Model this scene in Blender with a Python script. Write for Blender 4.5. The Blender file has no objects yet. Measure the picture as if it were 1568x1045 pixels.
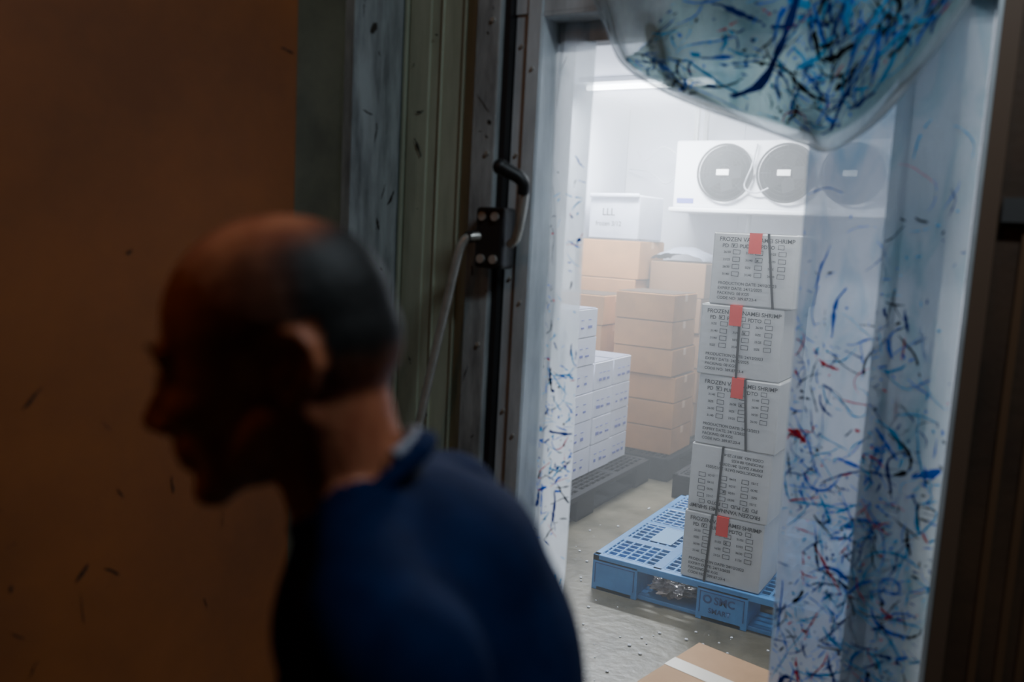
import bpy, bmesh, math, random
import numpy as np
from mathutils import Vector, Matrix, noise
random.seed(7)
scene=bpy.context.scene
YAW=math.radians(31)
# ------------------------------------------------------------------ helpers
def nodes(m):
    m.use_nodes=True; nt=m.node_tree; nt.nodes.clear(); return nt,nt.nodes,nt.links
def mat(name,c,rough=.6,metal=0,c2=None,scale=6,detail=6,bump=0,bscale=60,lo=.35,hi=.65,stretch=(1,1,1),emis=0,spec=.5):
    m=bpy.data.materials.new(name); nt,N,L=nodes(m)
    o=N.new('ShaderNodeOutputMaterial'); p=N.new('ShaderNodeBsdfPrincipled')
    L.new(p.outputs[0],o.inputs[0])
    p.inputs['Base Color'].default_value=(*c,1); p.inputs['Roughness'].default_value=rough; p.inputs['Metallic'].default_value=metal
    p.inputs['Specular IOR Level'].default_value=spec
    if emis: p.inputs['Emission Color'].default_value=(*c,1); p.inputs['Emission Strength'].default_value=emis
    tc=N.new('ShaderNodeTexCoord'); mp=N.new('ShaderNodeMapping'); mp.inputs['Scale'].default_value=stretch
    L.new(tc.outputs['Object'],mp.inputs[0])
    if c2:
        n=N.new('ShaderNodeTexNoise'); n.inputs['Scale'].default_value=scale; n.inputs['Detail'].default_value=detail
        n.inputs['Roughness'].default_value=.65
        r=N.new('ShaderNodeValToRGB'); r.color_ramp.elements[0].position=lo; r.color_ramp.elements[1].position=hi
        r.color_ramp.elements[0].color=(*c,1); r.color_ramp.elements[1].color=(*c2,1)
        L.new(mp.outputs[0],n.inputs[0]); L.new(n.outputs[0],r.inputs[0]); L.new(r.outputs[0],p.inputs['Base Color'])
    if bump:
        n2=N.new('ShaderNodeTexNoise'); n2.inputs['Scale'].default_value=bscale; n2.inputs['Detail'].default_value=4
        b=N.new('ShaderNodeBump'); b.inputs['Strength'].default_value=bump; b.inputs['Distance'].default_value=.01
        L.new(mp.outputs[0],n2.inputs[0]); L.new(n2.outputs[0],b.inputs['Height']); L.new(b.outputs[0],p.inputs['Normal'])
    return m
def pvc(name,col,opac_lo,opac_hi,scale=3,trans=.6,rough=.25,stain=None,smin=.5,smax=.72,gl=.5):
    m=bpy.data.materials.new(name); nt,N,L=nodes(m)
    o=N.new('ShaderNodeOutputMaterial'); mix=N.new('ShaderNodeMixShader'); tr=N.new('ShaderNodeBsdfTransparent')
    tr.inputs[0].default_value=(.93,.97,.98,1)
    body=N.new('ShaderNodeMixShader'); body.inputs[0].default_value=trans
    d=N.new('ShaderNodeBsdfDiffuse'); t=N.new('ShaderNodeBsdfTranslucent')
    for q in (d,t): q.inputs[0].default_value=(*col,1)
    L.new(d.outputs[0],body.inputs[1]); L.new(t.outputs[0],body.inputs[2])
    tc=N.new('ShaderNodeTexCoord'); mp=N.new('ShaderNodeMapping'); mp.inputs['Scale'].default_value=(3,3,1)
    n=N.new('ShaderNodeTexNoise'); n.inputs['Scale'].default_value=scale; n.inputs['Detail'].default_value=8; n.inputs['Roughness'].default_value=.7
    mr=N.new('ShaderNodeMapRange'); mr.inputs[1].default_value=.3; mr.inputs[2].default_value=.7
    mr.inputs[3].default_value=opac_lo; mr.inputs[4].default_value=opac_hi
    L.new(tc.outputs['Object'],mp.inputs[0]); L.new(mp.outputs[0],n.inputs[0]); L.new(n.outputs[0],mr.inputs[0])
    if stain:
        n3=N.new('ShaderNodeTexNoise'); n3.inputs['Scale'].default_value=5; n3.inputs['Detail'].default_value=7; n3.inputs['Distortion'].default_value=1.2
        r3=N.new('ShaderNodeMapRange'); r3.inputs[1].default_value=smin; r3.inputs[2].default_value=smax
        mx=N.new('ShaderNodeMix'); mx.data_type='RGBA'; mx.inputs[6].default_value=(*col,1); mx.inputs[7].default_value=(*stain,1)
        L.new(mp.outputs[0],n3.inputs[0]); L.new(n3.outputs[0],r3.inputs[0]); L.new(r3.outputs[0],mx.inputs[0])
        for q in (d,t): L.new(mx.outputs[2],q.inputs[0])
    L.new(mr.outputs[0],mix.inputs[0]); L.new(tr.outputs[0],mix.inputs[1]); L.new(body.outputs[0],mix.inputs[2])
    g=N.new('ShaderNodeBsdfGlossy'); g.inputs['Roughness'].default_value=rough
    fr=N.new('ShaderNodeFresnel'); fr.inputs[0].default_value=1.35; mm=N.new('ShaderNodeMath'); mm.operation='MULTIPLY'; mm.inputs[1].default_value=gl
    L.new(fr.outputs[0],mm.inputs[0])
    m2=N.new('ShaderNodeMixShader'); L.new(mm.outputs[0],m2.inputs[0]); L.new(mix.outputs[0],m2.inputs[1]); L.new(g.outputs[0],m2.inputs[2])
    L.new(m2.outputs[0],o.inputs[0]); return m
def inkmat(name,c,k=.55):
    m=bpy.data.materials.new(name); nt,N,L=nodes(m)
    o=N.new('ShaderNodeOutputMaterial'); b=N.new('ShaderNodeMixShader'); b.inputs[0].default_value=k
    d=N.new('ShaderNodeBsdfDiffuse'); t=N.new('ShaderNodeBsdfTranslucent')
    for q in (d,t): q.inputs[0].default_value=(*c,1)
    L.new(d.outputs[0],b.inputs[1]); L.new(t.outputs[0],b.inputs[2]); L.new(b.outputs[0],o.inputs[0]); return m
def link(ob,parent=None):
    scene.collection.objects.link(ob)
    if parent: ob.parent=parent
    return ob
def empty(name,loc=(0,0,0),rz=0):
    e=bpy.data.objects.new(name,None); e.empty_display_size=.1; e.location=loc; e.rotation_euler=(0,0,rz); return link(e)
def mk(name,bm,mats,parent=None,bevel=0,smooth=False,loc=(0,0,0)):
    me=bpy.data.meshes.new(name); bmesh.ops.recalc_face_normals(bm,faces=bm.faces)
    bm.to_mesh(me); bm.free()
    for m in (mats if isinstance(mats,(list,tuple)) else [mats]): me.materials.append(m)
    ob=bpy.data.objects.new(name,me); ob.location=loc; link(ob,parent)
    if smooth:
        for p in me.polygons: p.use_smooth=True
    if bevel:
        b=ob.modifiers.new('bevel','BEVEL'); b.width=bevel; b.segments=2; b.limit_method='ANGLE'
    return ob
def bx(bm,lo,hi,mi=0,M=None):
    lo=Vector(lo); hi=Vector(hi); c=(lo+hi)/2; s=hi-lo
    mm=Matrix.Translation(c)@Matrix.Diagonal((*s,1))
    if M: mm=M@mm
    r=bmesh.ops.create_cube(bm,size=1,matrix=mm)
    for f in {f for v in r['verts'] for f in v.link_faces}: f.material_index=mi
def tube(bm,pts,r,seg=12,mi=0,caps=True):
    pts=[Vector(p) for p in pts]; n=len(pts); rs=r if isinstance(r,(list,tuple)) else [r]*n
    rings=[]; prev=None
    for i,p in enumerate(pts):
        d=(pts[min(i+1,n-1)]-pts[max(i-1,0)]).normalized()
        a=prev if prev is not None else (Vector((0,0,1)) if abs(d.z)<.9 else Vector((1,0,0)))
        x=(a-d*a.dot(d)).normalized(); y=d.cross(x); prev=x
        rings.append([bm.verts.new(p+(x*math.cos(t)+y*math.sin(t))*rs[i]) for t in [2*math.pi*k/seg for k in range(seg)]])
    for i in range(n-1):
        for k in range(seg):
            f=bm.faces.new((rings[i][k],rings[i][(k+1)%seg],rings[i+1][(k+1)%seg],rings[i+1][k])); f.material_index=mi; f.smooth=True
    if caps:
        for rr in (rings[0],rings[-1]):
            f=bm.faces.new(rr); f.material_index=mi
def cyl(bm,c,axis,r,h,seg=32,mi=0,r2=None):
    q=Vector(axis).normalized().to_track_quat('Z','Y').to_matrix().to_4x4()
    res=bmesh.ops.create_cone(bm,cap_ends=True,segments=seg,radius1=r,radius2=r if r2 is None else r2,depth=h,matrix=Matrix.Translation(c)@q)
    for f in {f for v in res['verts'] for f in v.link_faces}: f.material_index=mi
def smoothpath(pts,k=8):
    P=[Vector(p) for p in pts]; P=[P[0]*2-P[1]]+P+[P[-1]*2-P[-2]]; out=[]
    for i in range(1,len(P)-2):
        for j in range(k):
            t=j/k; a,b,c,d=P[i-1:i+3]
            out.append(.5*((2*b)+(c-a)*t+(2*a-5*b+4*c-d)*t*t+(3*b-a-3*c+d)*t**3))
    out.append(P[-2]); return out
# ------------------------------------------------------------------ materials
M_white=mat('cold_panel',(.66,.69,.76),.5,c2=(.57,.60,.69),scale=2,bump=.05)
M_floor=mat('concrete_floor',(.075,.068,.044),.4,c2=(.17,.152,.108),scale=4,detail=10,bump=.3,bscale=25)
M_dark=mat('corridor_paint',(.10,.055,.03),.6,c2=(.045,.028,.018),scale=3,bump=.1)
M_corrceil=mat('corridor_ceiling',(.12,.11,.09),.8,c2=(.08,.07,.06))
M_green=mat('aged_panel',(.46,.50,.38),.5,c2=(.24,.27,.20),scale=3.5,detail=12,stretch=(3,3,.5),bump=.08,bscale=30,lo=.4,hi=.75)
M_metal=mat('aluminium',(.40,.43,.44),.5,metal=.1,c2=(.13,.14,.145),scale=6,detail=12,stretch=(3,3,.6),bump=.1,lo=.42,hi=.70)
M_frame=mat('frame_alu',(.66,.71,.75),.5,metal=.05,c2=(.42,.46,.49),scale=6,stretch=(3,3,.6))
M_black=mat('black_rubber',(.012,.012,.013),.45)
M_cast=mat('black_casting',(.02,.02,.022),.35,bump=.1)
M_steel=mat('steel_rod',(.62,.61,.57),.32,metal=.5,c2=(.45,.44,.40),scale=20)
M_orange=mat('orange_door_paint',(.35,.105,.020),.6,c2=(.21,.064,.015),scale=1.6,detail=12,bump=.08,bscale=8)
M_strip=mat('dark_trim',(.15,.14,.09),.5,c2=(.08,.075,.05),scale=4)
M_scuff=mat('scuff_mark',(.03,.025,.02),.8)
M_scuffo=mat('scuff_on_orange',(.060,.020,.008),.8)
M_carton=mat('white_carton',(.54,.55,.54),.6,c2=(.47,.48,.48),scale=5,bump=.06)
M_brown=mat('kraft',(.55,.26,.095),.75,c2=(.40,.185,.07),scale=4,bump=.05)
M_kraftd=mat('kraft_gap',(.05,.028,.015),.9)
M_tape=mat('clear_tape',(.66,.38,.19),.3)
M_tapew=mat('pale_tape',(.75,.70,.60),.35)
M_ink=mat('print_ink',(.015,.016,.02),.7)
M_blueprint=mat('blue_print',(.10,.12,.45),.6)
M_wbox=mat('white_print_box',(.78,.80,.90),.5,c2=(.72,.74,.86),scale=6)
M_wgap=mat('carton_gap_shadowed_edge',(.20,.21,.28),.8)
M_red=mat('red_tape',(.66,.02,.012),.4)
M_strap=mat('black_strap',(.012,.012,.014),.4)
M_bluep=mat('blue_plastic',(.06,.26,.56),.4,c2=(.04,.19,.45),scale=8,bump=.05)
M_blued=mat('blue_moulding',(.015,.06,.20),.45)
M_blackp=mat('black_plastic',(.006,.007,.010),.6,c2=(.012,.012,.015),spec=.25)
M_evap=mat('evaporator_enamel',(.80,.82,.87),.35)
M_fand=mat('fan_dark',(.004,.005,.007),.8,spec=.1)
M_fang=mat('fan_guard',(.02,.022,.026),.6,spec=.2)
M_wrap=mat('plastic_wrap',(.26,.29,.36),.4,c2=(.19,.21,.27),scale=4,bump=.3,bscale=8)
M_pvcL=pvc('pvc_clouded',(.80,.85,.90),.74,.96,2.5,.72,stain=(.38,.45,.50),smin=.52,smax=.85)
M_pvcR=pvc('pvc_frosted',(.32,.365,.45),.76,.95,2.5,.50,rough=.18,stain=(.10,.22,.34),smin=.48,smax=.78,gl=1)
M_pvcR2=pvc('pvc_frosted_pale',(.38,.44,.49),.68,.92,2.5,.55,rough=.18,stain=(.13,.32,.38),smin=.48,smax=.78,gl=1)
M_pvcC=pvc('pvc_clear',(.80,.87,.88),.26,.55,5,.65,.12,gl=.6)
M_pvcT=pvc('pvc_teal',(.52,.74,.75),.80,.97,5,.55,.15,stain=(.14,.42,.52),smin=.42,smax=.68,gl=.6)
INK=[inkmat('ink_blue',(.015,.15,.72)),inkmat('ink_cyan',(.03,.40,.78)),inkmat('ink_black',(.012,.014,.02)),inkmat('ink_red',(.68,.03,.05)),inkmat('ink_navy',(.012,.04,.24))]
# ------------------------------------------------------------------ room shell
DL,DR,DT,YW=-.943,-.088,1.915,1.65
XL,XR,YF,CZ=-2.75,1.1,6.15,2.45
bm=bmesh.new(); bx(bm,(-3,-1.8,-.1),(1.6,6.4,0)); mk('floor',bm,M_floor)
bm=bmesh.new()
bx(bm,(XL-.1,YW,0),(DL,YW+.12,2.8)); bx(bm,(DR,YW,0),(1.6,YW+.12,2.8)); bx(bm,(DL,YW,DT),(DR,YW+.12,2.8)); 
mk('wall_front',bm,M_dark)
bm=bmesh.new(); bx(bm,(XL,YW+.121,0),(DL,YW+.13,CZ)); bx(bm,(DR,YW+.121,0),(XR,YW+.13,CZ)); bx(bm,(DL,YW+.121,DT),(DR,YW+.13,CZ)); mk('wall_coldroom_front',bm,M_white)
def panels(name,axis,fixed,a0,a1,z1,out):
    bm=bmesh.new(); a=a0
    while a<a1-.01:
        b=min(a+.9,a1)
        if axis=='x': bx(bm,(a+.001,min(fixed,fixed+out),0),(b-.001,max(fixed,fixed+out),z1))
        else: bx(bm,(min(fixed,fixed+out),a+.001,0),(max(fixed,fixed+out),b-.001,z1))
        a=b
    return mk(name,bm,M_white,bevel=.0015)
panels('wall_back','x',YF,XL,XR,CZ,.1)
panels('wall_coldroom_left','y',XL,YW+.13,YF,CZ,-.1)
panels('wall_coldroom_right','y',XR,YW+.13,YF,CZ,.1)
bm=bmesh.new(); bx(bm,(XL-.1,YW+.12,CZ),(XR+.1,YF+.1,CZ+.1)); mk('ceiling',bm,M_white)
bm=bmesh.new(); bx(bm,(-1.5,-1.8,2.8),(1.6,YW+.12,2.9)); mk('ceiling_corridor',bm,M_corrceil)
bm=bmesh.new(); bx(bm,(-1.45,-1.8,0),(-1.322,YW,2.8)); mk('wall_left',bm,M_dark)
bm=bmesh.new(); bx(bm,(1.5,-1.8,0),(1.6,YW,2.8)); mk('wall_right',bm,M_dark)
bm=bmesh.new(); bx(bm,(-1.5,-1.9,0),(1.6,-1.8,2.8)); mk('wall_rear',bm,M_dark)
m_mist=bpy.data.materials.new('cold_mist'); nt,N,L=nodes(m_mist); o=N.new('ShaderNodeOutputMaterial'); v=N.new('ShaderNodeVolumeScatter')
v.inputs['Color'].default_value=(.93,.96,1,1); v.inputs['Density'].default_value=.115; v.inputs['Anisotropy'].default_value=.2; L.new(v.outputs[0],o.inputs['Volume'])
bm=bmesh.new(); bx(bm,(XL+.004,YW+.134,.004),(XR-.004,YF-.004,CZ-.004)); mk('cold_mist',bm,m_mist)
# ------------------------------------------------------------------ strokes
def grid(bm,surf,nu,nv,mi=0):
    V=[[bm.verts.new(surf(i/nu,j/nv)) for j in range(nv+1)] for i in range(nu+1)]
    for i in range(nu):
        for j in range(nv):
            f=bm.faces.new((V[i][j],V[i+1][j],V[i+1][j+1],V[i][j+1])); f.smooth=True; f.material_index=mi
def strokes(bm,surf,W,H,n,dens,weights,lenr=(.02,.10),wr=(.0008,.0028),off=(0,-.0025,0),seg=12,curl=9,mi0=0,rag=.3):
    off=Vector(off)
    for _ in range(n):
        for __ in range(50):
            s,t=random.random(),random.random()
            if random.random()<dens(s,t): break
        ln=random.uniform(*lenr)*(2.2 if random.random()<.15 else 1); a=random.uniform(0,2*math.pi); k=random.gauss(0,curl); dk=random.gauss(0,curl*16)
        if random.random()<.3: k*=.1; dk*=.2
        w=random.uniform(*wr)*(1.8 if random.random()<.12 else 1); mi=mi0+random.choices(range(len(weights)),weights)[0]
        pts=[]; x,y=s*W,t*H
        for i in range(seg+1):
            pts.append((x,y,a)); a+=k*ln/seg+random.gauss(0,.12); k+=dk*ln/seg; x+=math.cos(a)*ln/seg; y+=math.sin(a)*ln/seg
        prev=None
        for i,(px,py,pa) in enumerate(pts):
            if not(.01<px/W<.99 and .005<py/H<.995) or (seg>8 and random.random()<.03): prev=None; continue
            ww=w*(math.sin(math.pi*min(max(i/seg,.06),.94)))**.5*random.uniform(1-rag*1.6,1+rag*1.6)
            q=[]
            for sg in (-1,1):
                P=surf((px-math.sin(pa)*ww*sg)/W,(py+math.cos(pa)*ww*sg)/H)
                q.append(bm.verts.new(P+off))
            if prev:
                f=bm.faces.new((prev[0],prev[1],q[1],q[0])); f.material_index=mi
            prev=q
# orange door + trims on left wall
e=empty('door_1')
bm=bmesh.new(); bx(bm,(-1.32,-.6,.01),(-1.285,1.262,2.6)); mk('orange_leaf',bm,M_orange,e,bevel=.006)
bm=bmesh.new(); strokes(bm,lambda s,t:Vector((-1.285,1.26-1.3*s,2.2-1.6*t)),1.3,1.6,48,lambda s,t:.05+.95*t,[1],lenr=(.008,.035),wr=(.0006,.0028),off=(.001,0,0)); mk('scuffs',bm,[M_scuffo],e)
bm=bmesh.new(); bx(bm,(-1.285,-.45,1.0),(-1.25,-.42,1.15)); tube(bm,[(-1.25,-.43,1.15),(-1.22,-.43,1.12),(-1.22,-.43,1.02),(-1.25,-.43,1.0)],.008); mk('pull',bm,M_steel,e)
bm=bmesh.new(); bx(bm,(-1.321,1.264,0),(-1.30,1.41,2.8)); mk('trim_1',bm,M_strip)
bm=bmesh.new()
bx(bm,(-1.321,1.41,0),(-1.275,1.50,2.8)); bx(bm,(-1.321,1.50,0),(-1.29,1.585,2.8)); bx(bm,(-1.321,1.59,0),(-1.30,1.612,2.8))
strokes(bm,lambda s,t:Vector((-1.275,1.41+.09*s,2.3-1.7*t)),.09,1.7,10,lambda s,t:1,[1],lenr=(.01,.05),wr=(.001,.004),off=(.001,0,0),mi0=1)
strokes(bm,lambda s,t:Vector((-1.29,1.50+.085*s,2.3-1.7*t)),.085,1.7,16,lambda s,t:1,[1],lenr=(.01,.06),wr=(.001,.005),off=(.001,0,0),mi0=1)
mk('trim_2',bm,[M_metal,M_scuff])
# ------------------------------------------------------------------ cold-room door leaf edge with handle
e=empty('door_2')
bm=bmesh.new()
bx(bm,(-1.298,1.615,.02),(-1.07,1.645,2.75))
for i,(a,b,h) in enumerate([(-1.298,-1.288,.014),(-1.285,-1.225,.006),(-1.195,-1.19,.006),(-1.135,-1.128,.006),(-1.105,-1.085,.012)]):
    bx(bm,(a,1.615-h,.02),(b,1.617,2.75))
mk('ribbed_skin',bm,M_green,e,bevel=.003)
bm=bmesh.new(); bx(bm,(-1.085,1.585,.02),(-1.022,1.645,2.75)); mk('edge_stile',bm,M_metal,e,bevel=.004)
bm=bmesh.new()
strokes(bm,lambda s,t:Vector((-1.28+.18*s,1.608,2.2-1.6*t)),.18,1.6,12,lambda s,t:1,[1],lenr=(.004,.03),wr=(.0006,.002))
strokes(bm,lambda s,t:Vector((-1.083+.06*s,1.585,2.2-1.6*t)),.06,1.6,16,lambda s,t:1,[1],lenr=(.004,.035),wr=(.0006,.0022),off=(0,-.001,0))
mk('leaf_scuffs',bm,[M_scuff],e)
bm=bmesh.new(); bx(bm,(-1.021,1.60,.02),(-1.008,1.648,2.75)); mk('gasket',bm,M_black,e)
for z in (1.9,1.62,1.2,.9):
    bm=bmesh.new(); cyl(bm,(-1.04,1.583,z),(0,1,0),.005,.006,12); mk('rivet',bm,M_steel,e)
bm=bmesh.new(); bx(bm,(-1.037,1.545,1.372),(-.965,1.60,1.503)); mk('latch_body',bm,M_cast,e,bevel=.008)
bm=bmesh.new()
for x in (-1.017,-.985):
    for z in (1.392,1.483):
        cyl(bm,(x,1.543,z),(0,1,0),.0095,.008,20)
mk('latch_bolts',bm,M_steel,e)
bm=bmesh.new()
tube(bm,smoothpath([(-.955,1.56,1.425),(-.935,1.55,1.44),(-.918,1.535,1.475),(-.905,1.525,1.525),(-.905,1.52,1.55),(-.915,1.515,1.562),(-.935,1.505,1.572)]),.0095)
mk('lever',bm,M_steel,e)
bm=bmesh.new()
pp=smoothpath([(-.907,1.523,1.53),(-.905,1.52,1.55),(-.915,1.515,1.564),(-.935,1.505,1.575),(-.948,1.50,1.582)],6); tube(bm,pp,[.012+.004*i/len(pp) for i in range(len(pp))],16)
bmesh.ops.create_uvsphere(bm,u_segments=16,v_segments=10,radius=.0165,matrix=Matrix.Translation((-.95,1.499,1.583)))
mk('rubber_grip',bm,M_black,e,smooth=True)
bm=bmesh.new()
tube(bm,smoothpath([(-1.02,1.56,1.44),(-1.04,1.535,1.437),(-1.052,1.525,1.425),(-1.062,1.52,1.39),(-1.085,1.52,1.29),(-1.115,1.52,1.16),(-1.145,1.52,1.02),(-1.155,1.52,.97)]),.0100)
mk('release_rod',bm,M_steel,e)
bm=bmesh.new(); tube(bm,[(-1.035,1.55,1.44),(-1.047,1.53,1.436)],.013); mk('rod_collar',bm,M_cast,e)
# frame around opening
bm=bmesh.new()
bx(bm,(-1.006,1.625,0),(-.975,1.65,2.0)); bx(bm,(-.972,1.615,0),(DL+.004,1.65,2.0)); bx(bm,(DL-.002,1.62,0),(DL+.006,1.775,DT))
bx(bm,(-1.006,1.62,DT),(DR+.02,1.65,DT+.075)); bx(bm,(DL,1.62,DT-.008),(DR,1.775,DT))
bx(bm,(DR-.006,1.63,0),(DR+.002,1.775,DT)); bx(bm,(DR+.002,1.635,0),(DR+.03,1.65,DT+.05),2)
for z in [1.85,1.62,1.35,1.05,.8,.5]:
    cyl(bm,(-.99,1.623,z),(0,1,0),.004,.005,12,1); cyl(bm,(-.955,1.613,z-.05),(0,1,0),.004,.005,12,1)
mk('trim_5',bm,[M_frame,M_steel,mat('brown_frame_edge',(.14,.09,.06),.5)],bevel=.002)
bm=bmesh.new(); bx(bm,(DR+.035,1.63,1.51),(1.5,1.65,1.55)); mk('trim_3',bm,mat('grey_conduit',(.07,.07,.07),.5))
bm=bmesh.new()
for x in (-.02,.02,.05): bx(bm,(x,1.642,0),(x+.012,1.65,2.8))
mk('trim_4',bm,mat('brown_batten',(.13,.07,.035),.5))
# ------------------------------------------------------------------ PVC strips
def strip(parent,name,x0,x1,y,z0,z1,m,n,dens,weights,dx=0,bow=.012,**kw):
    ph=random.uniform(0,6)
    def surf(s,t):
        return Vector((x0+(x1-x0)*s+dx*t, y-bow*math.sin(math.pi*s)+.006*math.sin(5*t+ph)+.003*math.sin(13*t+3*s+ph), z0+(z1-z0)*t))
    bm=bmesh.new(); grid(bm,surf,10,50)
    mk(name,bm,m,parent)
    sd=random.uniform(0,50)
    def d2(s,t): return dens(s,t)*max(.15,min(1,.55+1.6*noise.noise(Vector((s*2+sd,t*7,0)))))
    bm=bmesh.new(); W,H=abs(x1-x0),abs(z1-z0); strokes(bm,surf,W,H,n,d2,weights,**kw)
    strokes(bm,surf,W,H,int(n*.9),d2,[6,5,5,1.4,3],lenr=(.002,.012),wr=(.0006,.0024),seg=4)
    strokes(bm,surf,W,H,int(n*.12),lambda s,t:d2(s,t)*t,[8,4,2,1,4],lenr=(.04,.11),wr=(.0020,.0040),curl=14)
    mk(name+'_ink_marks',bm,INK,parent)
def low(s,t): return .03 if t<.2 else (.15 if t<.32 else .22+.78*t)
c=empty('pvc_strip_curtain')
strip(c,'strip_1',DL+.008,-.848,1.70,DT-.01,.04,M_pvcL,170,lambda s,t:(.03 if t<.15 else .3 if t<.3 else .9),[3,6,3,.9,2],lenr=(.010,.05),wr=(.0005,.0018),curl=16)
strip(c,'strip_2',-.392,-.215,1.705,DT-.01,.04,M_pvcR,480,low,[8,5,4,1.3,5],dx=.028,wr=(.0005,.0018),lenr=(.010,.075),curl=14)
strip(c,'strip_3',-.238,-.10,1.675,DT-.01,.04,M_pvcR2,370,low,[7,6,3.5,1.5,4],dx=.008,bow=.02,wr=(.0005,.0018),lenr=(.010,.075),curl=14)
strip(c,'strip_4',-.228,-.14,1.72,DT-.01,.04,M_pvcR,60,low,[5,4,3,.6,2],dx=.01)
bm=bmesh.new(); bx(bm,(DL+.007,1.69,DT-.05),(DR-.007,1.735,DT-.009)); mk('hanging_rail',bm,M_frame,c)
OUT=[(-.80,1.93),(-.776,1.871),(-.736,1.80),(-.665,1.748),(-.583,1.709),(-.457,1.665),(-.375,1.635),(-.3185,1.619),(-.255,1.665),(-.198,1.743),(-.134,1.849),(-.10,1.93)]
OP=smoothpath([(a,0,b) for a,b in OUT],10)
def outl(s):
    f=max(0,min(s,1))*(len(OP)-1); i=min(int(f),len(OP)-2); return OP[i].lerp(OP[i+1],f-i)
def bund(s,t,off=0):
    s=max(0,min(s,1)); t=max(0,min(t,1))
    o=outl(s); top=2.03
    x=o.x+( -.42-o.x)*.10*(1-t)
    z=top+(o.z-top)*(1-(1-t)**1.25)
    bul=max(0,math.sin(math.pi*s))**.7*max(0,math.sin(math.pi*(.15+.85*t)*.999))**.8
    y=1.57-.07*bul+.010*math.sin(18*s+6*t)+.005*math.sin(31*s-9*t)+off
    return Vector((x,y,z))
bm=bmesh.new(); grid(bm,bund,90,30); mk('gathered_clear_fold',bm,M_pvcC,c)
def bund2(s,t):
    s2=.20+.74*s
    sl=.22*(1-t)*(1-s)
    return bund(min(s2+sl,1),t*(.93-.10*s*s),.012)
bm=bmesh.new(); grid(bm,bund2,60,24); mk('gathered_stained_fold',bm,M_pvcT,c)
bm=bmesh.new(); strokes(bm,bund2,.60,.36,420,lambda s,t:.35+.65*math.exp(-((s-.6)/.25)**2),[6,6,6,.5,5],lenr=(.02,.08),wr=(.0008,.0026),off=(0,-.016,0),curl=13)
strokes(bm,bund2,.60,.36,36,lambda s,t:math.exp(-((s-.6)/.22)**2),[3,4,6,.2,6],lenr=(.04,.11),wr=(.003,.0055),off=(0,-.0165,0),curl=15)
strokes(bm,bund2,.60,.36,360,lambda s,t:1,[5,4,7,1,5],lenr=(.002,.012),wr=(.0008,.0025),off=(0,-.016,0),seg=4); mk('gathered_ink_marks',bm,INK,c)
bm=bmesh.new(); grid(bm,lambda s,t:bund(.05+.9*s,t*.96,.03),60,20); mk('gathered_inner_fold',bm,M_pvcC,c)
bm=bmesh.new(); tube(bm,[bund(i/60,1) for i in range(61)],.002,6); mk('fold_edge',bm,M_pvcL,c)
bm=bmesh.new(); bx(bm,(-.85,1.56,2.02),(-.05,1.65,2.05)); mk('bundle_hook_bar',bm,M_metal,c)
# ------------------------------------------------------------------ printed cartons
TC={}
def text_mesh(body,size,x,z,bold=0):
    key=(body,size,bold)
    if key not in TC:
        cu=bpy.data.curves.new('t','FONT'); cu.body=body; cu.size=size; cu.offset=bold; cu.resolution_u=3
        ob=bpy.data.objects.new('t',cu); scene.collection.objects.link(ob)
        dg=bpy.context.evaluated_depsgraph_get(); TC[key]=bpy.data.meshes.new_from_object(ob.evaluated_get(dg)); bpy.data.objects.remove(ob)
    me=TC[key].copy(); me.transform(Matrix.Translation((x,0,z))@Matrix.Rotation(math.pi/2,4,'X')); return me
def frame2(bm,x,z,w,h,t=.0017):
    for a,b in (((x,z),(x+w,z+t)),((x,z+h-t),(x+w,z+h)),((x,z),(x+t,z+h)),((x+w-t,z),(x+w,z+h))):
        bx(bm,(a[0],-.0006,a[1]),(b[0],0,b[1]))
def label(W,H,flip):
    bm=bmesh.new()
    def T(b,s,x,z,bo=0):
        me=text_mesh(b,s,x,z,bo); bm.from_mesh(me); bpy.data.meshes.remove(me)
    T('FROZEN VANNAMEI SHRIMP',.0215,-W*.42,H*.38,.0003)
    T('PD',.019,-W*.38,H*.295,.0003); frame2(bm,-W*.27,H*.295,.022,.016); T('PUD',.019,-W*.17,H*.295,.0003); frame2(bm,-W*.015,H*.295,.022,.016)
    T('PDTO',.019,W*.08,H*.295,.0003); frame2(bm,W*.28,H*.295,.022,.016)
    T('v',.022,-W*.26,H*.305,.0006)
    for r in range(4):
        z=H*(.205-.10*r)
        for k in range(3):
            x=-W*.36+k*W*.27
            T(random.choice(['16/20','21/25','26/30','31/40','SIZE']),.0115,x,z+.003,.0002); frame2(bm,x+.035,z,.027,.017)
            if r==1 and k==1: T('x',.018,x+.039,z+.003,.0005)
    for i,s in enumerate(['PRODUCTION DATE: 24/12/2023','EXPIRY DATE: 24/12/2025','PACKING: 08 KGS','CODE NO: 389.87.23-4']):
        T(s,.0150,-W*.40,-H*(.215+.068*i),.0002)
    if flip: bm.transform(Matrix.Rotation(math.pi,4,'Y'))
    me=bpy.data.meshes.new('label'); bm.to_mesh(me); bm.free(); me.materials.append(M_ink); return me
CW,CD,CH=.308,.40,.2686
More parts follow.
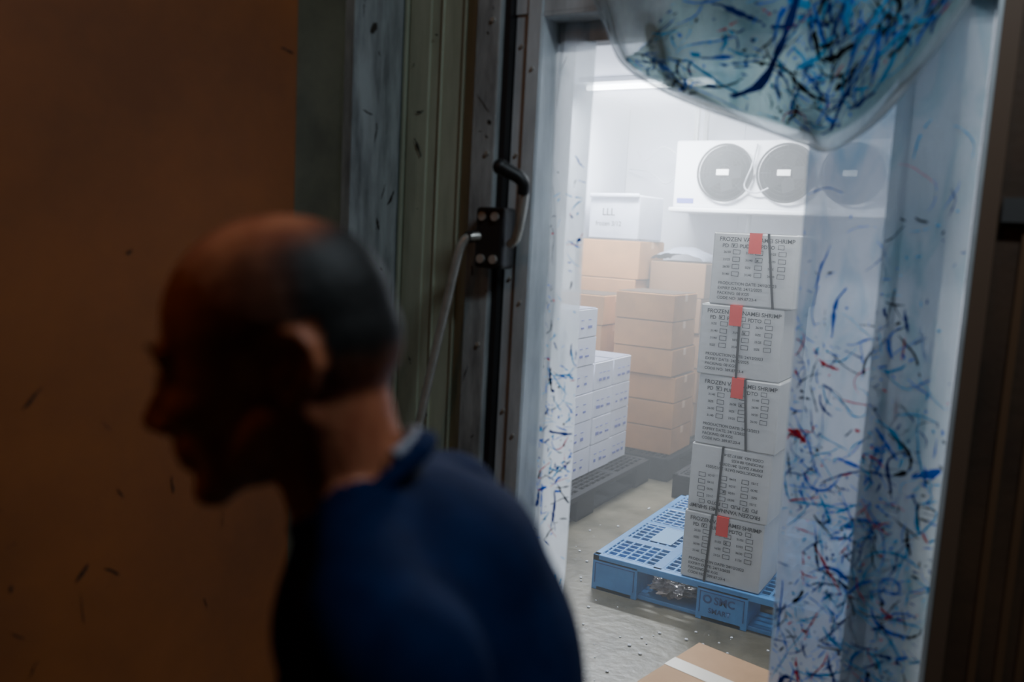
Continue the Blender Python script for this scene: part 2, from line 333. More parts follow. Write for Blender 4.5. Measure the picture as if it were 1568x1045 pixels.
def shrimp(x,z,flip,st0,st1,tape,rz):
    e=empty('shrimp_carton',(x,3.125,z),rz)
    bm=bmesh.new(); bx(bm,(-CW/2,0,.001),(CW/2,CD,CH-.001)); 
    bmesh.ops.subdivide_edges(bm,edges=bm.edges[:],cuts=4,use_grid_fill=True)
    for v in bm.verts:
        q=Vector((v.co.x,v.co.y-CD/2,v.co.z-CH/2)); b=.004*(1-abs(q.x)/(CW/2))*(1-abs(q.z)/(CH/2)) if abs(abs(q.y)-CD/2)<.001 else 0
        v.co.y+= -b if q.y<0 else b
        if abs(abs(q.x)-CW/2)<.001: v.co.x+=math.copysign(.004*(1-abs(q.y)/(CD/2)),q.x)
    mk('carton_body',bm,M_carton,e,bevel=.005)
    bm=bmesh.new(); bx(bm,(-CW/2+.006,.002,CH-.0015),(CW/2-.006,CD/2-.001,CH)); bx(bm,(-CW/2+.006,CD/2+.001,CH-.0015),(CW/2-.006,CD-.002,CH)); mk('lid_flaps',bm,M_carton,e)
    ob=bpy.data.objects.new('printed_label',label(CW,CH,flip)); ob.location=(0,-.0055,CH/2); link(ob,e)
    bm=bmesh.new(); w=.0045
    xa,xb=(st0-.5)*CW,(st1-.5)*CW
    v=[bm.verts.new(p) for p in ((xa-w,-.0075,CH),(xa+w,-.0075,CH),(xb+w,-.0075,0),(xb-w,-.0075,0))]; bm.faces.new(v)
    bx(bm,(xa-w,-.0075,CH),(xa+w,CD+.004,CH+.0008)); bx(bm,(xb-w,CD+.003,0),(xb+w,CD+.004,CH))
    mk('strap',bm,M_strap,e)
    if tape is not None:
        bm=bmesh.new(); tx=(tape-.5)*CW; bx(bm,(tx-.025,-.0085,CH-.074),(tx+.021,-.0075,CH+.0005)); bx(bm,(tx-.025,-.0085,CH),(tx+.021,.05,CH+.001)); mk('red_sticker',bm,M_red,e)
XC=-.883
specs=[(4,.012,False,.66,.78,.52,.0),(3,-.010,False,.48,.50,.44,.01),(2,.004,False,.58,.66,.50,-.01),(1,.002,True,.40,.38,None,.0),(0,-.002,False,.36,.32,.50,.01)]
for k,dx,fl,s0,s1,tp,rz in specs: shrimp(XC+dx-.003*(4-k),.152+k*CH,fl,s0,s1,tp,rz)
# ------------------------------------------------------------------ pallets
m_film=mat('crumpled_film',(.20,.17,.155),.15,c2=(.45,.42,.40),scale=14,lo=.45,hi=.6)
def pallet(name,loc,w,d,h,m,md,logo=False,rz=0):
    e=empty(name,loc,rz); bm=bmesh.new()
    bx(bm,(0,0,h-.028),(w,.03,h)); bx(bm,(0,d-.03,h-.028),(w,d,h)); bx(bm,(0,0,h-.028),(.03,d,h)); bx(bm,(w-.03,0,h-.028),(w,d,h))
    nx=26
    for i in range(1,nx): x=w*i/nx; bx(bm,(x-.0055,.02,h-.016),(x+.0055,d-.02,h-.001))
    for j in range(1,nx): y=d*j/nx; bx(bm,(.02,y-.0055,h-.018),(w-.02,y+.0055,h-.0015))
    for f in (.25,.5,.75):
        bx(bm,(w*f-.02,.01,h-.02),(w*f+.02,d-.01,h)); bx(bm,(.01,d*f-.02,h-.02),(w-.01,d*f+.02,h-.0005))
    xs=[(0,.2),(w/2-.1,w/2+.1),(w-.2,w)]; ys=[(0,.2),(d/2-.1,d/2+.1),(d-.2,d)]
    for a in xs:
        for b in ys: bx(bm,(a[0],b[0],0),(a[1],b[1],h-.016))
    for b in ys: bx(bm,(0,b[0]+.02,0),(w,b[1]-.02,.018))
    for a in xs: bx(bm,(a[0]+.02,0,0),(a[1]-.02,d,.018))
    mk('moulded_deck',bm,m,e,bevel=.003)
    bm=bmesh.new()
    for a in xs:
        bx(bm,(a[0]+.012,-.0015,.03),(a[0]+.016,.001,h-.034)); bx(bm,(a[1]-.016,-.0015,.03),(a[1]-.012,.001,h-.034))
        bx(bm,(a[0]+.012,-.0015,h-.036),(a[1]-.012,.001,h-.032))
    if logo:
        for args in (('SMC',.042,w/2-.03,.075,.0012),('O',.046,w/2-.075,.073,.0015),('SMART',.028,w/2-.05,.036,.0006)): bm.from_mesh(text_mesh(*args))
        for v in bm.verts: 
            if abs(v.co.y)<1e-6: v.co.y=-.002
    mk('raised_ribs_and_logo',bm,md,e)
    if logo:
        bm=bmesh.new(); bx(bm,(.125,.30,h),(.225,.50,h+.001)); bx(bm,(.325,.50,h),(.405,.66,h+.001)); mk('marking_plate',bm,mat('pale_blue',(.16,.36,.60),.4),e)
        bm=bmesh.new(); bmesh.ops.create_icosphere(bm,subdivisions=5,radius=1)
        for v in bm.verts:
            n=noise.noise(v.co*2.3)*.35+abs(noise.noise(v.co*6))*.35; v.co*=(.8+n); v.co=Vector((v.co.x*.10,v.co.y*.10,max(v.co.z,-.9)*.036))
        mk('crumpled_film_in_fork_pocket',bm,m_film,e,loc=(.325,.10,.06))
    return e
pallet('blue_plastic_pallet',(-1.425,3.115,0),1.1,1.06,.15,M_bluep,M_blued,logo=True)
pallet('black_plastic_pallet',(-2.72,3.05,0),.87,1.72,.138,M_blackp,M_blackp)
pallet('black_plastic_pallet',(-2.72,4.82,0),.97,1.25,.138,M_blackp,M_blackp)
pallet('black_plastic_pallet',(-1.62,4.55,0),1.1,1.0,.138,M_blackp,M_blackp)
# ------------------------------------------------------------------ stacks of cartons
def cart(bm,lo,hi,tape=True,j=.006,axis='x',g=2):
    lo=Vector(lo)+Vector((random.uniform(-j,j),random.uniform(-j,j),0)); hi=Vector(hi)+Vector((random.uniform(-j,j),random.uniform(-j,j),0))
    bx(bm,lo+Vector((0,0,.001)),hi-Vector((0,0,.005)),0)
    mx=(lo.x+hi.x)/2; my=(lo.y+hi.y)/2
    if tape:
        if axis=='x':
            bx(bm,(lo.x-.001,my-.025,hi.z-.05),(hi.x+.001,my+.025,hi.z-.005),1)
        else: bx(bm,(mx-.025,lo.y-.001,hi.z-.05),(mx+.025,hi.y+.001,hi.z-.005),1)
    bx(bm,(lo.x+.006,lo.y+.006,hi.z-.006),(hi.x-.006,hi.y-.006,hi.z+.0005),g)
def stack(name,x0,x1,y0,y1,zs,axis='x',j=.008,mats=None):
    bm=bmesh.new()
    for a,b in zip(zs[:-1],zs[1:]): cart(bm,(x0,y0,a),(x1,y1,b),axis=axis,j=j)
    return mk(name,bm,mats or [M_brown,M_tape,M_kraftd],bevel=.004)
z=[.142+.162*i for i in range(4)]
stack('cardboard_carton_stack',-2.16,-1.78,4.92,5.28,z,'x',.014)
stack('cardboard_carton_stack',-2.19,-1.80,4.90,5.30,[z[-1]+.002+.168*i for i in range(4)],'x',.016)
stack('cardboard_carton_stack',-2.70,-2.27,5.35,5.80,[.142+.26*i for i in range(6)],'x',.015)
stack('cardboard_carton_stack',-2.70,-2.27,4.88,5.28,[.142+.19*i for i in range(6)],'x',.015)
stack('cardboard_carton_stack',-2.24,-1.85,5.50,5.90,[.142+.235*i for i in range(6)],'x',.01,[mat('kraft_dark',(.26,.14,.07),.8),M_tape,M_kraftd])  # cartons of a darker brown board
bm=bmesh.new()
for col,(ya,yb,n) in enumerate([(3.12,3.48,6),(3.49,3.84,6),(3.86,4.22,6),(4.24,4.48,4),(4.495,4.74,4)]):
    for r in range(n):
        for k,(xa,xb) in enumerate([(-2.36,-2.0),(-2.72,-2.37)]):
            cart(bm,(xa,ya,.142+.155*r),(xb,yb,.142+.155*(r+1)),tape=False,j=.005,g=4)
        yc=(ya+yb)/2; zc=.142+.155*(r+.5); h2=min(.08,(yb-ya)*.25)
        for kk in (-1,0,1):
            y=yc+h2*kk+random.uniform(-.01,.01)-.02; z0=zc-.03
            bx(bm,(-1.996,y,z0),(-1.9925,y+random.uniform(.02,.045),z0+random.uniform(.01,.02)),3)
            bx(bm,(-1.996,y,zc+.015),(-1.9925,y+.03,zc+.020),3)
mk('white_printed_carton_stack',bm,[M_wbox,M_tape,M_kraftd,M_blueprint,M_wgap],bevel=.003)
e=empty('white_marked_carton',(-2.46,5.5,1.445),math.radians(-8))
bm=bmesh.new(); bx(bm,(-.2,-.12,0),(.2,.2,.30)); 
bx(bm,(-.2,-.14,.28),(.2,-.12,.31)); mk('liner_body',bm,mat('grey_white_liner',(.52,.55,.64),.5,c2=(.44,.47,.56),scale=5,bump=.2,bscale=10),e,bevel=.02)
me=text_mesh('LLL',.07,-.08,.16,.001); me.transform(Matrix.Translation((0,-.143,0))); me.materials.append(M_ink); ob=bpy.data.objects.new('marker_text',me); link(ob,e)
me=text_mesh('frozen 3/12',.045,-.13,.09,.0005); me.transform(Matrix.Translation((0,-.143,0))); me.materials.append(M_ink); ob=bpy.data.objects.new('marker_text_line',me); link(ob,e)
bm=bmesh.new()
def sheet(s,t):
    x=-2.24+.38*s; y=5.50+.38*t; return Vector((x,y,1.326+.09*math.sin(math.pi*s)**.6*(.5+.5*math.sin(math.pi*t))+.012*abs(noise.noise(Vector((s*5,t*5,0))))))
grid(bm,sheet,30,30); mk('folded_plastic_sheet',bm,M_wrap)
# ------------------------------------------------------------------ evaporator
e=empty('evaporator_unit',(0,0,0))
EX0,EX1,EY0,EZ0,EZ1=-2.21,-.80,5.77,1.69,2.15
bm=bmesh.new(); bx(bm,(EX0,EY0,EZ0),(EX1,6.14,EZ1)); mk('casing',bm,M_evap,e,bevel=.012)
bm=bmesh.new(); bx(bm,(EX0-.02,EY0-.03,EZ0-.03),(EX1+.02,6.14,EZ0)); mk('drip_tray',bm,M_evap,e,bevel=.008)
bm=bmesh.new(); bx(bm,(EX0+.03,EY0-.003,EZ0+.03),(EX0+.15,EY0,EZ0+.065)); mk('maker_plate',bm,M_blueprint,e)
bm=bmesh.new()
for x in (EX0+.1,EX1-.1): bx(bm,(x-.015,5.85,EZ1),(x+.015,5.88,CZ)); bx(bm,(x-.015,6.05,EZ1),(x+.015,6.08,CZ))
mk('hanger_brackets',bm,M_metal,e)
for fx in (-1.845,-1.438,-1.03):
    bm=bmesh.new(); cyl(bm,(fx,EY0-.004,1.93),(0,1,0),.182,.006,48); mk('fan_opening',bm,M_fand,e)
    bm=bmesh.new()
    for R,rr in ((.188,.008),(.15,.002),(.125,.002),(.10,.002),(.075,.002),(.05,.002)):
        tube(bm,[(fx+R*math.cos(2*math.pi*k/40),EY0-.03+(.0 if R>.16 else -.02*(1-R/.16)),1.93+R*math.sin(2*math.pi*k/40)) for k in range(41)],rr,6)
    for k in range(8):
        a=2*math.pi*k/8; tube(bm,[(fx+.03*math.cos(a),EY0-.05,1.93+.03*math.sin(a)),(fx+.185*math.cos(a),EY0-.025,1.93+.185*math.sin(a))],.002,6)
    mk('fan_guard',bm,M_fang,e)
    bm=bmesh.new()
    for k in range(5):
        M=Matrix.Translation((fx,EY0-.015,1.93))@Matrix.Rotation(2*math.pi*k/5+.3,4,'Y')@Matrix.Rotation(.5,4,'X'); bx(bm,(-.04,-.002,.03),(.04,.002,.15),0,M)
    cyl(bm,(fx,EY0-.02,1.93),(0,1,0),.045,.03,24); mk('fan_blades',bm,mat('blade',(.008,.009,.011),.8,spec=.1),e)
    bm=bmesh.new(); bx(bm,(fx-.05,EY0-.058,1.912),(fx+.035,EY0-.055,1.95)); mk('hub_glint',bm,mat('glint_white',(.95,.95,.95),.3),e)  # white plate paints the bright reflection at the fan hub
bm=bmesh.new()
tube(bm,smoothpath([(-1.64,5.75,2.12),(-1.66,5.73,1.98),(-1.70,5.73,1.84),(-1.62,5.73,1.80),(-1.52,5.73,1.84)]),.006,8)
tube(bm,smoothpath([(-2.20,5.8,2.05),(-2.35,5.85,2.12),(-2.5,5.9,2.02),(-2.6,6.0,2.1)]),.005,8)
tube(bm,smoothpath([(-2.18,5.8,1.95),(-2.3,5.85,1.86),(-2.48,5.95,1.95),(-2.7,6.1,1.98)]),.005,8)
tube(bm,[(-1.7,5.9,1.67),(-1.7,5.9,1.5),(-1.7,6.1,1.42),(-1.7,6.1,.3)],.016,10)
mk('pipes_and_cables',bm,mat('pipe_lagging',(.45,.47,.52),.5),e)
# ------------------------------------------------------------------ near carton on the floor
e=empty('cardboard_carton',(-.767,2.515,0),math.radians(-11))
bm=bmesh.new(); bx(bm,(0,-.34,0),(.40,0,.20)); mk('carton_box',bm,M_brown,e,bevel=.004)
bm=bmesh.new(); bx(bm,(.0,-.345,.2),(.40,-.172,.2015)); bx(bm,(.0,-.168,.2),(.40,.002,.2015)); mk('top_flaps',bm,mat('kraft_lid',(.46,.27,.14),.75,c2=(.38,.22,.11),scale=4),e)
bm=bmesh.new(); bx(bm,(-.001,-.20,.13),(.401,-.14,.203)); mk('packing_tape',bm,M_tapew,e)
bm=bmesh.new()
for _ in range(200):
    x=random.uniform(-1.75,-.6); y=random.uniform(1.9,4.4)
    if -1.45<x and 3.05<y: continue
    if -.85<x<-.3 and 2.1<y<2.6: continue
    r=random.uniform(.002,.008); bmesh.ops.create_icosphere(bm,subdivisions=1,radius=r,matrix=Matrix.Translation((x,y,r*.45))@Matrix.Diagonal((1,1,.6,1)))
mk('ice_crumbs',bm,mat('ice',(.6,.62,.64),.3))
# ------------------------------------------------------------------ lights
def lamp(name,x,y,z,l,w,energy,col,tube_e=14):
    e=empty(name,(x,y,z))
    bm=bmesh.new(); bx(bm,(-l/2,-w/2,-.03),(l/2,w/2,0)); mk('housing',bm,M_evap,e,bevel=.005)
    bm=bmesh.new(); tube(bm,[(-l/2+.03,0,-.05),(l/2-.03,0,-.05)],.016,12); mk('tube_lamp',bm,mat('tube_glow',col,.5,emis=tube_e),e)
    ld=bpy.data.lights.new(name+'_light','AREA'); ld.shape='RECTANGLE'; ld.size=l; ld.size_y=w; ld.energy=energy; ld.color=col
    lo=bpy.data.objects.new('lamp_source',ld); lo.location=(0,0,-.075); link(lo,e)
lamp('added_front_fill_light',-2.15,5.05,CZ,.9,.16,175,(.88,.94,1),20)
lamp('added_front_fill_light',-.75,3.0,CZ,1.1,.16,46,(.90,.95,1))  # added unseen fill lamp, brightens the shaded carton fronts
e=empty('corridor_bulb_lamp',(-1.03,.02,2.42))
bm=bmesh.new(); tube(bm,[(0,0,.38),(0,0,.06)],.004,8); cyl(bm,(0,0,.05),(0,0,1),.02,.06,16); mk('cord_and_holder',bm,M_black,e)
bm=bmesh.new(); bmesh.ops.create_uvsphere(bm,u_segments=16,v_segments=10,radius=.035,matrix=Matrix.Translation((0,0,-.01))); mk('bulb',bm,mat('bulb_glow',(1,.5,.15),.5,emis=4),e,smooth=True)
ld=bpy.data.lights.new('bulb_light','POINT'); ld.energy=2.2; ld.color=(1,.46,.17); ld.shadow_soft_size=.06
lo=bpy.data.objects.new('bulb_source',ld); lo.location=(0,0,-.08); link(lo,e)
lamp('corridor_ceiling_light',.20,.85,2.8,.5,.12,12,(.76,.90,1),5)
w=bpy.data.worlds.new('World'); scene.world=w; w.use_nodes=True; w.node_tree.nodes['Background'].inputs[0].default_value=(.01,.011,.014,1); w.node_tree.nodes['Background'].inputs[1].default_value=.3
# ------------------------------------------------------------------ man
SK,SH,TR,SO,UN,CO=0,1,2,3,4,5
prims=[]; bm=bmesh.new()
def ell(c,r,R=None,lab=SK,seg=28):
    R=R or Matrix.Identity(3); c=Vector(c)
    bmesh.ops.create_uvsphere(bm,u_segments=seg,v_segments=seg//2,radius=1,matrix=Matrix.Translation(c)@R.to_4x4()@Matrix.Diagonal((*r,1)))
    prims.append(('e',np.array(c),np.array(R.transposed()),np.array(r),lab))
def cap(a,ra,b,rb,lab=SK,seg=20):
    a=Vector(a); b=Vector(b); q=(b-a).normalized().to_track_quat('Z','Y').to_matrix()
    res=bmesh.ops.create_uvsphere(bm,u_segments=seg,v_segments=seg,radius=1)
    for v in res['verts']:
        hi=v.co.z>1e-4; v.co=(b+q@v.co*rb) if hi else (a+q@v.co*ra)
    prims.append(('c',np.array(a),np.array(b),(ra,rb),lab))
HO=Vector((-.203,.72,1.333)); tilt=math.radians(13)
fx=Vector((-math.cos(tilt),0,-math.sin(tilt))); uz=Vector((-math.sin(tilt),0,math.cos(tilt))); sy=uz.cross(fx)
HR=Matrix((fx,sy,uz)).transposed()
def h(x,y,z): return HO+HR@Vector((x,y,z))
def hell(c,r,lab=SK,rot=None): ell(h(*c),r,HR@rot if rot else HR,lab)
def hcap(a,ra,b,rb,lab=SK): cap(h(*a),ra,h(*b),rb,lab)
hell((-.012,0,.035),(.098,.076,.086)); hell((-.03,0,.01),(.083,.072,.075))
hell((.030,0,.0),(.062,.062,.080)); hell((.032,0,-.062),(.050,.050,.045)); hcap((-.005,.050,-.045),.022,(.066,.015,-.098),.018); hcap((-.005,-.050,-.045),.022,(.066,-.015,-.098),.018)
hell((.074,0,-.103),(.018,.022,.016)); hell((.062,0,-.072),(.028,.030,.03))
hcap((.086,0,.004),.0085,(.110,0,-.034),.0125); 
EO=-.030
for s in (-1,1):
    hell((.098,s*.012,-.040),(.011,.009,.009)); hell((.060,s*.040,-.026),(.026,.022,.022)); hcap((.084,s*.010,.022),.011,(.072,s*.044,.022),.010)
    hell((.074,s*.031,.001),(.014,.017,.011))
    rot=Matrix.Rotation(s*.18,3,'Z')
    hell((-.008+EO,s*.069,-.006),(.015,.005,.026),rot=rot)
    pts=[(.009,.068,-.002),(.010,.070,.014),(.001,.072,.025),(-.013,.074,.024),(-.023,.075,.011),(-.024,.074,-.004),(-.017,.072,-.018),(-.006,.070,-.029),(.004,.068,-.027)]
    for a,b in zip(pts[:-1],pts[1:]): hcap((a[0]+EO,s*a[1],a[2]),.0044,(b[0]+EO,s*b[1],b[2]),.0044)
    hell((-.001+EO,s*.070,-.028),(.008,.006,.009)); hell((.008+EO,s*.070,-.010),(.005,.006,.007))
hell((.088,0,-.060),(.012,.024,.0065)); hell((.086,0,-.074),(.012,.021,.0075))
hell((.082,0,-.066),(.014,.026,.018))
cap(h(-.035,0,-.045),.058,(-.130,.72,1.205),.054)
for s in (-1,1): cap(h(-.035,s*.050,-.045),.016,(-.165,.72-s*.018,1.215),.014)
# shirt
ell((-.070,.72,1.125),(.122,.175,.115),lab=SH); ell((-.045,.72,1.04),(.130,.175,.17),lab=SH); ell((-.075,.72,1.0),(.125,.15,.15),lab=SH)
ell((-.01,.72,.92),(.13,.165,.14),lab=SH); ell((.03,.72,.83),(.128,.172,.10),lab=SH)
ell((-.04,.72,1.15),(.085,.14,.085),lab=SH); ell((-.075,.72,1.19),(.060,.10,.050),lab=SH)
cap((-.085,.58,1.155),.064,(-.085,.86,1.155),.064,SH)
cap((-.112,.655,1.20),.045,(-.085,.57,1.165),.058,SH); cap((-.112,.785,1.20),.045,(-.085,.87,1.165),.058,SH)
for k in range(18):
    a0,a1=2*math.pi*k/18,2*math.pi*(k+1)/18
    f=lambda a,r,o:Vector((-.122,.72,1.228))+Vector((.85*r*math.cos(a),r*math.sin(a)*1.05,.60*r*math.cos(a)))+Vector((-.02,0,.03))*o
    cap(f(a0,.065,0),.009,f(a1,.065,0),.009,CO,10)
    if math.cos((a0+a1)/2)>.75: cap(f(a0,.060,.40),.0045,f(a1,.060,.40),.0045,UN,8)
def arm(s,elb,wr,fd,th):
    y=.72+s*.180
    sh=Vector((-.062,y,1.150)); e2=Vector(elb); cap(sh,.064,e2.lerp(sh,.45),.058,SH); cap(e2.lerp(sh,.45),.058,e2.lerp(sh,.18),.060,SH)
    cap(sh,.045,elb,.038); cap(elb,.038,e2.lerp(Vector(wr),.35),.039); cap(e2.lerp(Vector(wr),.35),.039,wr,.025)
    d=Vector(fd).normalized(); n=Vector(th).normalized(); n=(n-d*n.dot(d)).normalized(); p=d.cross(n)
    if p.y*s>0: p=-p
    W=Vector(wr); cap(W,.024,W+d*.03,.022); R=Matrix((n,p,d)).transposed()
    ell(W+d*.055,(.041,.015,.048),R)
    L=[.075,.085,.079,.062]
    for i,l in enumerate(L):
        base=W+d*.088+n*(.030-.020*i)-d*(.004 if i in(0,3) else 0); dd=d.copy(); q=base
        for j,(fr,bend) in enumerate(((.45,.25),(.30,.35),(.25,.3))):
            dd=(dd*math.cos(bend)+p*math.sin(bend)).normalized(); nq=q+dd*l*fr; cap(q,.0088-.0007*j,nq,.0082-.0007*j,SK,12); q=nq
    b=W+d*.025+n*.026; m1=b+(d*.7+n*.65+p*.25).normalized()*.038; m2=m1+(d*.9+n*.25+p*.35).normalized()*.03; m3=m2+(d+p*.4).normalized()*.024
    cap(b,.014,m1,.011,SK,12); cap(m1,.011,m2,.0095,SK,12); cap(m2,.0095,m3,.0085,SK,12)
arm(-1,(-.02,.505,.90),(-.10,.505,.665),(-.25,0,-1),(-1,0,0))
arm(1,(.02,.935,.90),(-.03,.935,.66),(-.15,0,-1),(-1,0,0))
ell((.045,.72,.79),(.125,.17,.10),lab=TR)
def leg(y,hip,kn,an,toe,heel):
    cap((hip[0],y,hip[1]),.092,(kn[0],y,kn[1]),.064,TR); cap((kn[0],y,kn[1]),.064,(kn[0]*.6+an[0]*.4+.012,y,kn[1]*.6+an[1]*.4),.060,TR); cap((kn[0],y,kn[1]),.06,(an[0],y,an[1]+.03),.050,TR)
    cap((heel[0],y,heel[1]),.034,(toe[0]*.5+heel[0]*.5,y,toe[1]*.5+heel[1]*.5+.008),.041,SO); cap((toe[0]*.5+heel[0]*.5,y,toe[1]*.5+heel[1]*.5+.005),.041,(toe[0],y,toe[1]),.031,SO); cap((an[0],y,an[1]+.02),.038,(heel[0]-.02,y,heel[1]),.036,SO)
leg(.625,(.045,.80),(-.07,.46),(-.10,.10),(-.275,.033),(-.085,.036))
leg(.815,(.045,.80),(.08,.45),(.235,.15),(.13,.033),(.245,.085))
me=bpy.data.meshes.new('body_src'); bm.to_mesh(me); bm.free()
src=bpy.data.objects.new('body_src',me); scene.collection.objects.link(src)
rm=src.modifiers.new('r','REMESH'); rm.mode='VOXEL'; rm.voxel_size=.0046
sm=src.modifiers.new('s','SMOOTH'); sm.factor=.5; sm.iterations=3
dg=bpy.context.evaluated_depsgraph_get(); bme=bpy.data.meshes.new_from_object(src.evaluated_get(dg)); bpy.data.objects.remove(src)
nv=len(bme.vertices); co=np.empty(nv*3); bme.vertices.foreach_get('co',co); co=co.reshape(-1,3)
best=np.full(nv,1e9); lab=np.zeros(nv,int)
for p in prims:
    if p[0]=='e':
        q=(co-p[1])@p[2].T; d=(np.linalg.norm(q/p[3],axis=1)-1)*p[3].min()
    else:
        a,b=p[1],p[2]; ab=b-a; t=np.clip(((co-a)@ab)/(ab@ab),0,1); d=np.linalg.norm(co-(a+t[:,None]*ab),axis=1)-(p[3][0]*(1-t)+p[3][1]*t)
    k=d<best; best[k]=d[k]; lab[k]=p[4]
HRn=np.array(HR); hc=(co-np.array(HO))@HRn
X,Y,Z=hc[:,0],np.abs(hc[:,1]),hc[:,2]
nz=np.array([noise.noise(Vector(c)*60) for c in co])
ne=len(bme.edges); ed=np.empty(ne*2,int); bme.edges.foreach_get('vertices',ed); ed=ed.reshape(-1,2)
deg=np.bincount(ed.ravel(),minlength=nv).astype(float)
lab[(lab==SK)&(co[:,0]>-.095)&(co[:,2]>1.0)&(co[:,2]<1.262)]=SH
cloth=((lab==SH)&(co[:,2]>.8))|(lab==TR)
for it in range(45):
    avg=np.stack([(np.bincount(ed[:,0],co[ed[:,1],a],nv)+np.bincount(ed[:,1],co[ed[:,0],a],nv))/np.maximum(deg,1) for a in range(3)],1)
    co[cloth]=co[cloth]*.35+avg[cloth]*.65
lab[lab==CO]=SH
fold=np.array([math.sin(38*c[0]+30*c[2]+3*noise.noise(Vector(c)*9))*.0035*max(0,noise.noise(Vector(c)*7)+.35) if k else 0 for c,k in zip(co,cloth)])
def sstep(x,a,b): t=np.clip((x-a)/(b-a),0,1); return t*t*(3-2*t)
base=sstep(Z+.006*nz,-.035,.005)*(lab==SK)*(co[:,2]>1.2)
hz=base*(1-sstep(X+.008*nz,-.05,.05))
hz=np.where(X<-.02,base*(1-.35*sstep(X,-.06,-.02)),hz*.9)
ear=(Y>.066)&(X>-.064)&(X<-.012)&(Z<.030)
hz=hz*(~ear)
hz*=np.where(X>-.035,sstep(Z,0.005,.03),1)
topfade=sstep(Z,.078,.112)
hz=hz*(1-.85*topfade*sstep(X,-.085,-.055))
bme.vertices.foreach_set('co',co.ravel()); bme.update()
nrm=np.empty(nv*3); bme.vertices.foreach_get('normal',nrm); nrm=nrm.reshape(-1,3)
co2=co+nrm*(.002*hz+fold)[:,None]
cs,sn=math.cos(YAW),math.sin(YAW); W3=np.stack([co2[:,0]*cs-co2[:,1]*sn,co2[:,0]*sn+co2[:,1]*cs,co2[:,2]],1)
bme.vertices.foreach_set('co',W3.ravel())
att=bme.attributes.new('hairmask','FLOAT','POINT'); att.data.foreach_set('value',np.clip(hz,0,1))
def skin():
    m=mat('skin_with_short_hair',(.40,.14,.07),.5,spec=.35,bump=.12,bscale=90); nt=m.node_tree; N,L=nt.nodes,nt.links; p=[n for n in N if n.type=='BSDF_PRINCIPLED'][0]
    a=N.new('ShaderNodeAttribute'); a.attribute_name='hairmask'; n=N.new('ShaderNodeTexNoise'); n.inputs['Scale'].default_value=350
    r=N.new('ShaderNodeValToRGB'); r.color_ramp.elements[0].color=(.005,.004,.004,1); r.color_ramp.elements[1].color=(.04,.035,.03,1); r.color_ramp.elements[0].position=.5;r.color_ramp.elements[1].position=.75
    ns=N.new('ShaderNodeTexNoise'); ns.inputs['Scale'].default_value=22; ns.inputs['Detail'].default_value=6
    rs=N.new('ShaderNodeValToRGB'); rs.color_ramp.elements[0].color=(.32,.090,.042,1); rs.color_ramp.elements[1].color=(.50,.175,.085,1); rs.color_ramp.elements[0].position=.35; rs.color_ramp.elements[1].position=.65
    mx=N.new('ShaderNodeMix'); mx.data_type='RGBA'
    L.new(ns.outputs[0],rs.inputs[0]); L.new(rs.outputs[0],mx.inputs[6])
    L.new(n.outputs[0],r.inputs[0]); L.new(a.outputs['Fac'],mx.inputs[0]); L.new(r.outputs[0],mx.inputs[7]); L.new(mx.outputs[2],p.inputs['Base Color'])
    p.inputs['Subsurface Weight'].default_value=.05
    mr=N.new('ShaderNodeMapRange'); mr.inputs[3].default_value=.48; mr.inputs[4].default_value=.6; L.new(a.outputs['Fac'],mr.inputs[0]); L.new(mr.outputs[0],p.inputs['Roughness'])
    return m
bme.materials.clear()
for m in (skin(),mat('navy_tshirt',(.0034,.014,.062),.85,c2=(.0020,.008,.040),scale=30,bump=.2,bscale=9,spec=.1),mat('dark_trousers',(.02,.02,.025),.85),mat('rubber_boot',(.03,.03,.03),.4),mat('undershirt',(.30,.30,.34),.8)): bme.materials.append(m)
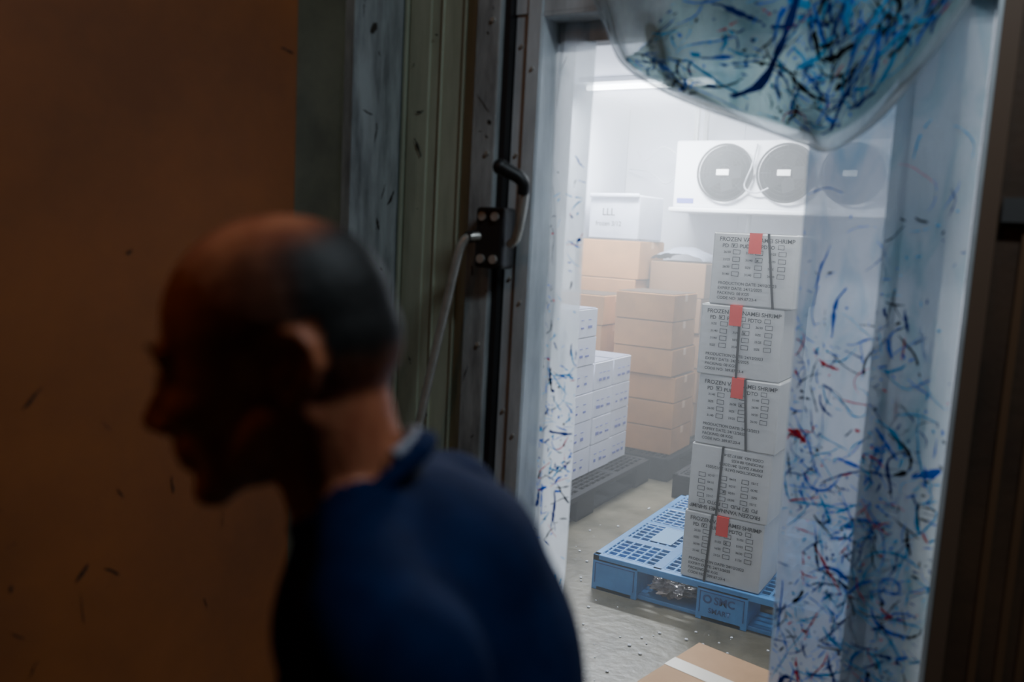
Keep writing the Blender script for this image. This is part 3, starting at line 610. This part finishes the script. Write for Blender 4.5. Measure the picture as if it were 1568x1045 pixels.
npoly=len(bme.polygons); li=np.empty(len(bme.loops),int); bme.loops.foreach_get('vertex_index',li)
ls=np.empty(npoly,int); bme.polygons.foreach_get('loop_start',ls); pl=lab[li[ls]]
bme.polygons.foreach_set('material_index',pl.astype(np.int32)); bme.polygons.foreach_set('use_smooth',np.ones(npoly,bool))
man=empty('man_walking')
body=bpy.data.objects.new('body',bme); link(body,man)
RW=Matrix.Rotation(YAW,4,'Z')
bm=bmesh.new(); bm2=bmesh.new()
for s in (-1,1):
    bmesh.ops.create_uvsphere(bm,u_segments=16,v_segments=10,radius=.0115,matrix=RW@Matrix.Translation(h(.0770,s*.031,.001)))
    bmesh.ops.create_uvsphere(bm2,u_segments=12,v_segments=8,radius=.005,matrix=RW@Matrix.Translation(h(.0848,s*.0315,.000)))
mk('eyeballs',bm,mat('eye_white',(.4,.37,.33),.3),man,smooth=True); mk('irises',bm2,M_black,man,smooth=True)
bm=bmesh.new()
for s in (-1,1): tube(bm,[RW@h(.0925,s*.012,.026),RW@h(.0905,s*.026,.030),RW@h(.079,s*.046,.026)],[.0022,.0028,.0015],8)
mk('eyebrows',bm,mat('brow_hair',(.04,.025,.02),.8),man,smooth=True)
# ------------------------------------------------------------------ camera
cam=bpy.data.cameras.new('camera'); co_=bpy.data.objects.new('camera',cam); scene.collection.objects.link(co_)
cam.lens=30; cam.sensor_width=36; cam.clip_start=.02
p,r=math.radians(7.2),math.radians(3.0)
A=Vector((math.cos(YAW),math.sin(YAW),0)); Fh=Vector((-math.sin(YAW),math.cos(YAW),0)); Zv=Vector((0,0,1))
F=Fh*math.cos(p)-Zv*math.sin(p); U=Fh*math.sin(p)+Zv*math.cos(p)
R_=A*math.cos(r)+U*math.sin(r); U_=-A*math.sin(r)+U*math.cos(r)
Mx=Matrix((R_,U_,-F)).transposed().to_4x4(); Mx.translation=(0,0,1.45); co_.matrix_world=Mx
cam.dof.use_dof=True; cam.dof.focus_distance=3.3; cam.dof.aperture_fstop=2.0
scene.camera=co_
print('verts',nv)
